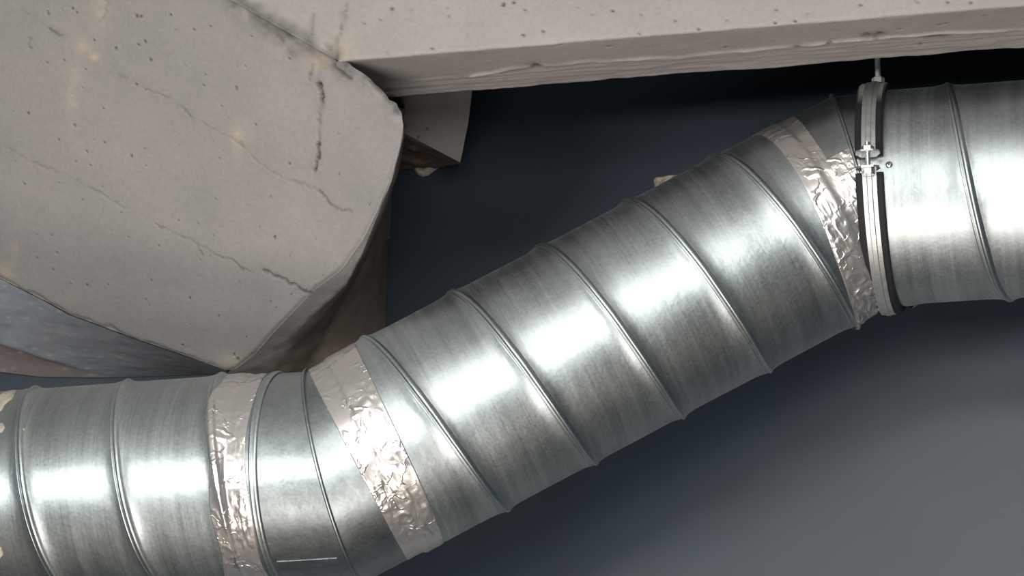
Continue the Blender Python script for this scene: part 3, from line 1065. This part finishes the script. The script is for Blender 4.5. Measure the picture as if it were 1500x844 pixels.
# ------------------------------------------------------------------ clamp
def arc_sweep(ax, s, r, prof, t0, t1, n=90):
    th = np.linspace(t0, t1, n)
    c = ax.pt(th, np.full(n, s), np.full(n, r))
    return sweep_ring(c, (ax.radial(th), np.repeat(ax.a[None], n, 0)), prof, closed=False)


# angle of the horizontal split, seen from the front, and of the top
def angle_of(ax, d):
    return math.atan2(-np.dot(d, ax.u), np.dot(d, ax.w))


T_FRONT = angle_of(AR, np.array([0, -1.0, 0]))
T_TOP = angle_of(AR, np.array([0, 0, 1.0]))
clamp = thing('pipe_clamp', tuple(AR.o+AR.a*CL), 'rubber lined steel pipe clamp holding the right duct, hung on a rod', 'clamp')
band_prof = [(0.0, -0.0095), (0.0024, -0.0095), (0.0028, -0.0040), (0.0038, -0.0028), (0.0038, 0.0028), (0.0028, 0.0040), (0.0024, 0.0095), (0.0, 0.0095)]
rub_prof = [(-0.010, -0.0185), (-0.0005, -0.0190), (0.0012, -0.0165), (0.0012, -0.0088), (-0.0005, -0.0082), (-0.0005, 0.0082), (0.0012, 0.0088), (0.0012, 0.0165), (-0.0005, 0.0190), (-0.010, 0.0185)]
RB = 0.1605
GAP = 0.062
for nm, a0, a1 in (('upper_band', T_FRONT-math.pi+GAP, T_FRONT-GAP), ('lower_band', T_FRONT+GAP, T_FRONT+math.pi-GAP)):
    v, f = arc_sweep(AR, CL, RB, band_prof, a0, a1)
    b = link_mesh(nm, v, f, M['steel'], clamp, smooth=False, matrix=AR.mat(CL))
    v, f = arc_sweep(AR, CL, RB, rub_prof, a0+0.02, a1-0.02 if nm[0] == 'u' else a1-0.02)
    r_ = link_mesh('rubber_lining', v, f, M['rubber'], b, smooth=False, matrix=AR.mat(CL))
    # the two bent ears of the band
    for a in (a0, a1):
        sgn = 1 if a == a1 else -1
        cpt = AR.pt(a, CL, RB)
        rad = AR.radial(np.array(a)); tan = np.cross(AR.a, rad); tan /= np.linalg.norm(tan)
        ear = []
        L_, W_, Tk = 0.024, 0.0165, 0.0025
        for dr, ds in ((-0.001, -W_*0.6), (-0.001, W_*0.6), (L_*0.45, W_), (L_*0.8, W_*0.95), (L_, W_*0.5), (L_, -W_*0.5), (L_*0.8, -W_*0.95), (L_*0.45, -W_)):
            ear.append(cpt+rad*dr+AR.a*ds)
        ear = np.array(ear)
        lo, hi = ear-tan*Tk/2, ear+tan*Tk/2
        n8 = 8
        faces = [tuple(range(n8))[::-1], tuple(range(n8, 2*n8))]+[(i, (i+1) % n8, n8+(i+1) % n8, n8+i) for i in range(n8)]
        link_mesh('ear', np.r_[lo, hi], faces, M['bright'], b, smooth=False, matrix=AR.mat(CL))


def cyl(name, c0, c1, r, mat, parent, n=24, thread=0.0, hexa=False, hole=0.0):
    c0, c1 = np.array(c0, float), np.array(c1, float)
    d = c1-c0; L_ = np.linalg.norm(d); d /= L_
    x = np.cross(d, [0.3, 0.8, 0.5]); x /= np.linalg.norm(x); y = np.cross(d, x)
    if hexa: n = 6
    th = np.linspace(0, 2*np.pi, n, endpoint=False)+0.4
    if thread:
        rows = int(L_/thread*4)+2
        hs = np.linspace(0, L_, rows)
        rad = lambda h, t: r-0.12*r*(0.5+0.5*np.cos(2*np.pi*(h/thread)-t))
    else:
        ch = min(0.12*r, 0.2*L_)
        hs = np.array([0, ch, L_-ch, L_])
        rad = lambda h, t: r*(0.88 if h in (0, L_) else 1.0)+0*t
    V = []
    for h in hs:
        rr = rad(h, th)
        V += list(c0+d*h+np.outer(np.cos(th)*rr, x)+np.outer(np.sin(th)*rr, y))
    f = []
    for i in range(len(hs)-1):
        for j in range(n):
            k = (j+1) % n
            f.append((i*n+j, i*n+k, (i+1)*n+k, (i+1)*n+j))
    f.append(tuple(range(n))[::-1]); f.append(tuple((len(hs)-1)*n+j for j in range(n)))
    return link_mesh(name, V, f, mat, parent, smooth=bool(thread) or (not hexa and n > 10))


for sgn in (-1, 1):                                                # front and rear clamp bolts
    base = AR.o+AR.a*CL+np.array([0, sgn*(RB+0.0125), 0])
    b = cyl('bolt', base-np.array([0, 0, 0.017]), base+np.array([0, 0, 0.026]), 0.0036, M['bright'], clamp, thread=0.0014)
    cyl('nut', base+np.array([0, 0, 0.0118]), base+np.array([0, 0, 0.0200]), 0.0092, M['bright'], b, hexa=True)
    cyl('bolt_head', base-np.array([0, 0, 0.020]), base-np.array([0, 0, 0.0118]), 0.0090, M['bright'], b, hexa=True)
ctop = AR.o+AR.a*CL+np.array([0, 0, RB])
cyl('hanger_nut', ctop+np.array([0, 0, 0.0005]), ctop+np.array([0, 0, 0.0185]), 0.0092, M['nut'], clamp, hexa=True)
tag(cyl('threaded_rod', ctop+np.array([0, 0, 0.008]), np.array([ctop[0], ctop[1], CEIL_Z+0.01]), 0.0042, M['nut'], None, thread=0.0022),
    'thin steel threaded rod above the clamp, going up behind the beam', 'rod')


# ------------------------------------------------------------------ small details on the ducts
def cross_screw(ax, t, s, r, parent):
    rad = ax.radial(np.array(t)); c = ax.pt(t, s, r)
    y = np.cross(ax.a, rad)
    th = np.linspace(0, 2*np.pi, 24, endpoint=False)
    V = []
    for rr, h in ((0.0048, -0.001), (0.0048, 0.0008), (0.0040, 0.0022), (0.0022, 0.0030)):
        V += list(c+rad*h+np.outer(np.cos(th)*rr, ax.a)+np.outer(np.sin(th)*rr, y))
    V.append(c+rad*0.0031)
    f = []
    for i in range(3):
        for j in range(24):
            k = (j+1) % 24
            f.append((i*24+j, i*24+k, (i+1)*24+k, (i+1)*24+j))
    for j in range(24): f.append((72+j, 72+(j+1) % 24, 96))
    o = link_mesh('screw', V, f, M['bright'], parent)
    W_, L_ = 0.0006, 0.0026
    V, f = [], []
    for a in (0.5, 0.5+math.pi/2):
        ca = ax.a*math.cos(a)+y*math.sin(a); cb = -ax.a*math.sin(a)+y*math.cos(a)
        b0 = len(V)
        for h in (0.0020, 0.0034):
            for p, q in ((-1, -1), (1, -1), (1, 1), (-1, 1)):
                V.append(c+rad*h+ca*L_*p+cb*W_*q)
        f += [tuple(b0+i for i in q) for q in ((3, 2, 1, 0), (4, 5, 6, 7), (0, 1, 5, 4), (1, 2, 6, 5), (2, 3, 7, 6), (3, 0, 4, 7))]
    link_mesh('screw_slot', V, f, M['dark'], o, smooth=False)
    return o


cross_screw(AR, T_FRONT+0.005, CL+0.026, RD, d3)


def duct_hit(ax, px, py, r=RD):
    """angle and station of a pixel on the visible side of a duct"""
    d = ray(px, py)
    d = d/np.linalg.norm(d)
    oc = -ax.o
    dp = d-ax.a*(d@ax.a); op = oc-ax.a*(oc@ax.a)
    A, B, Cc = dp@dp, 2*dp@op, op@op-r*r
    q = (-B-math.sqrt(max(0, B*B-4*A*Cc)))/(2*A)
    p = d*q
    rel = p-ax.o
    s = rel@ax.a
    return math.atan2(-(rel@ax.u), rel@ax.w), s


def splash(ax, outline, parent, name='plaster_splash', mat=None, thick=0.0022, seed=1):
    """a dab of dried plaster, or a scrap, stuck to the curved duct"""
    ts = np.array([duct_hit(ax, *q) for q in outline])
    ts = resample(np.r_[ts*np.array([RD, 1]), (ts*np.array([RD, 1]))[:1]], 21)[:-1]
    c = ts.mean(0)
    V, f = [], []
    n = len(ts)
    for k, (sc, h) in enumerate(((1, -0.001), (1, thick*0.5), (0.85, thick), (0.45, thick*1.2))):
        q = c+(ts-c)*sc
        hh = h+0.0006*vnoise(np.c_[q, np.zeros(n)], 200, seed)
        V += list(ax.pt(q[:, 0]/RD, q[:, 1], RD+hh))
    V.append(ax.pt(c[0]/RD, c[1], RD+thick*1.2))
    for i in range(3):
        for j in range(n):
            k = (j+1) % n
            f.append((i*n+j, i*n+k, (i+1)*n+k, (i+1)*n+j))
    for j in range(n): f.append((3*n+j, 3*n+(j+1) % n, 4*n))
    return link_mesh(name, V, f, mat or M['plaster'], parent)


splash(AL, [(2, 578), (14, 574), (26, 572), (20, 584), (8, 592), (2, 604), (-8, 606), (-10, 590)], d1, seed=2)
splash(AL, [(-6, 621), (5, 620), (8, 627), (3, 634), (-6, 634)], d1, seed=3)
splash(AL, [(-6, 798), (2, 802), (5, 812), (1, 818), (-6, 812)], d1, seed=4)
splash(AL, [(30, 628), (35, 627), (38, 630), (36, 633), (31, 632)], d1, seed=5)
splash(AM, [(541, 509), (549, 504), (558, 504), (567, 512), (560, 519), (547, 518)], d2, 'foil_scrap', M['plaster'], 0.0012, 6)['label'] = 'pale grey foil scrap'
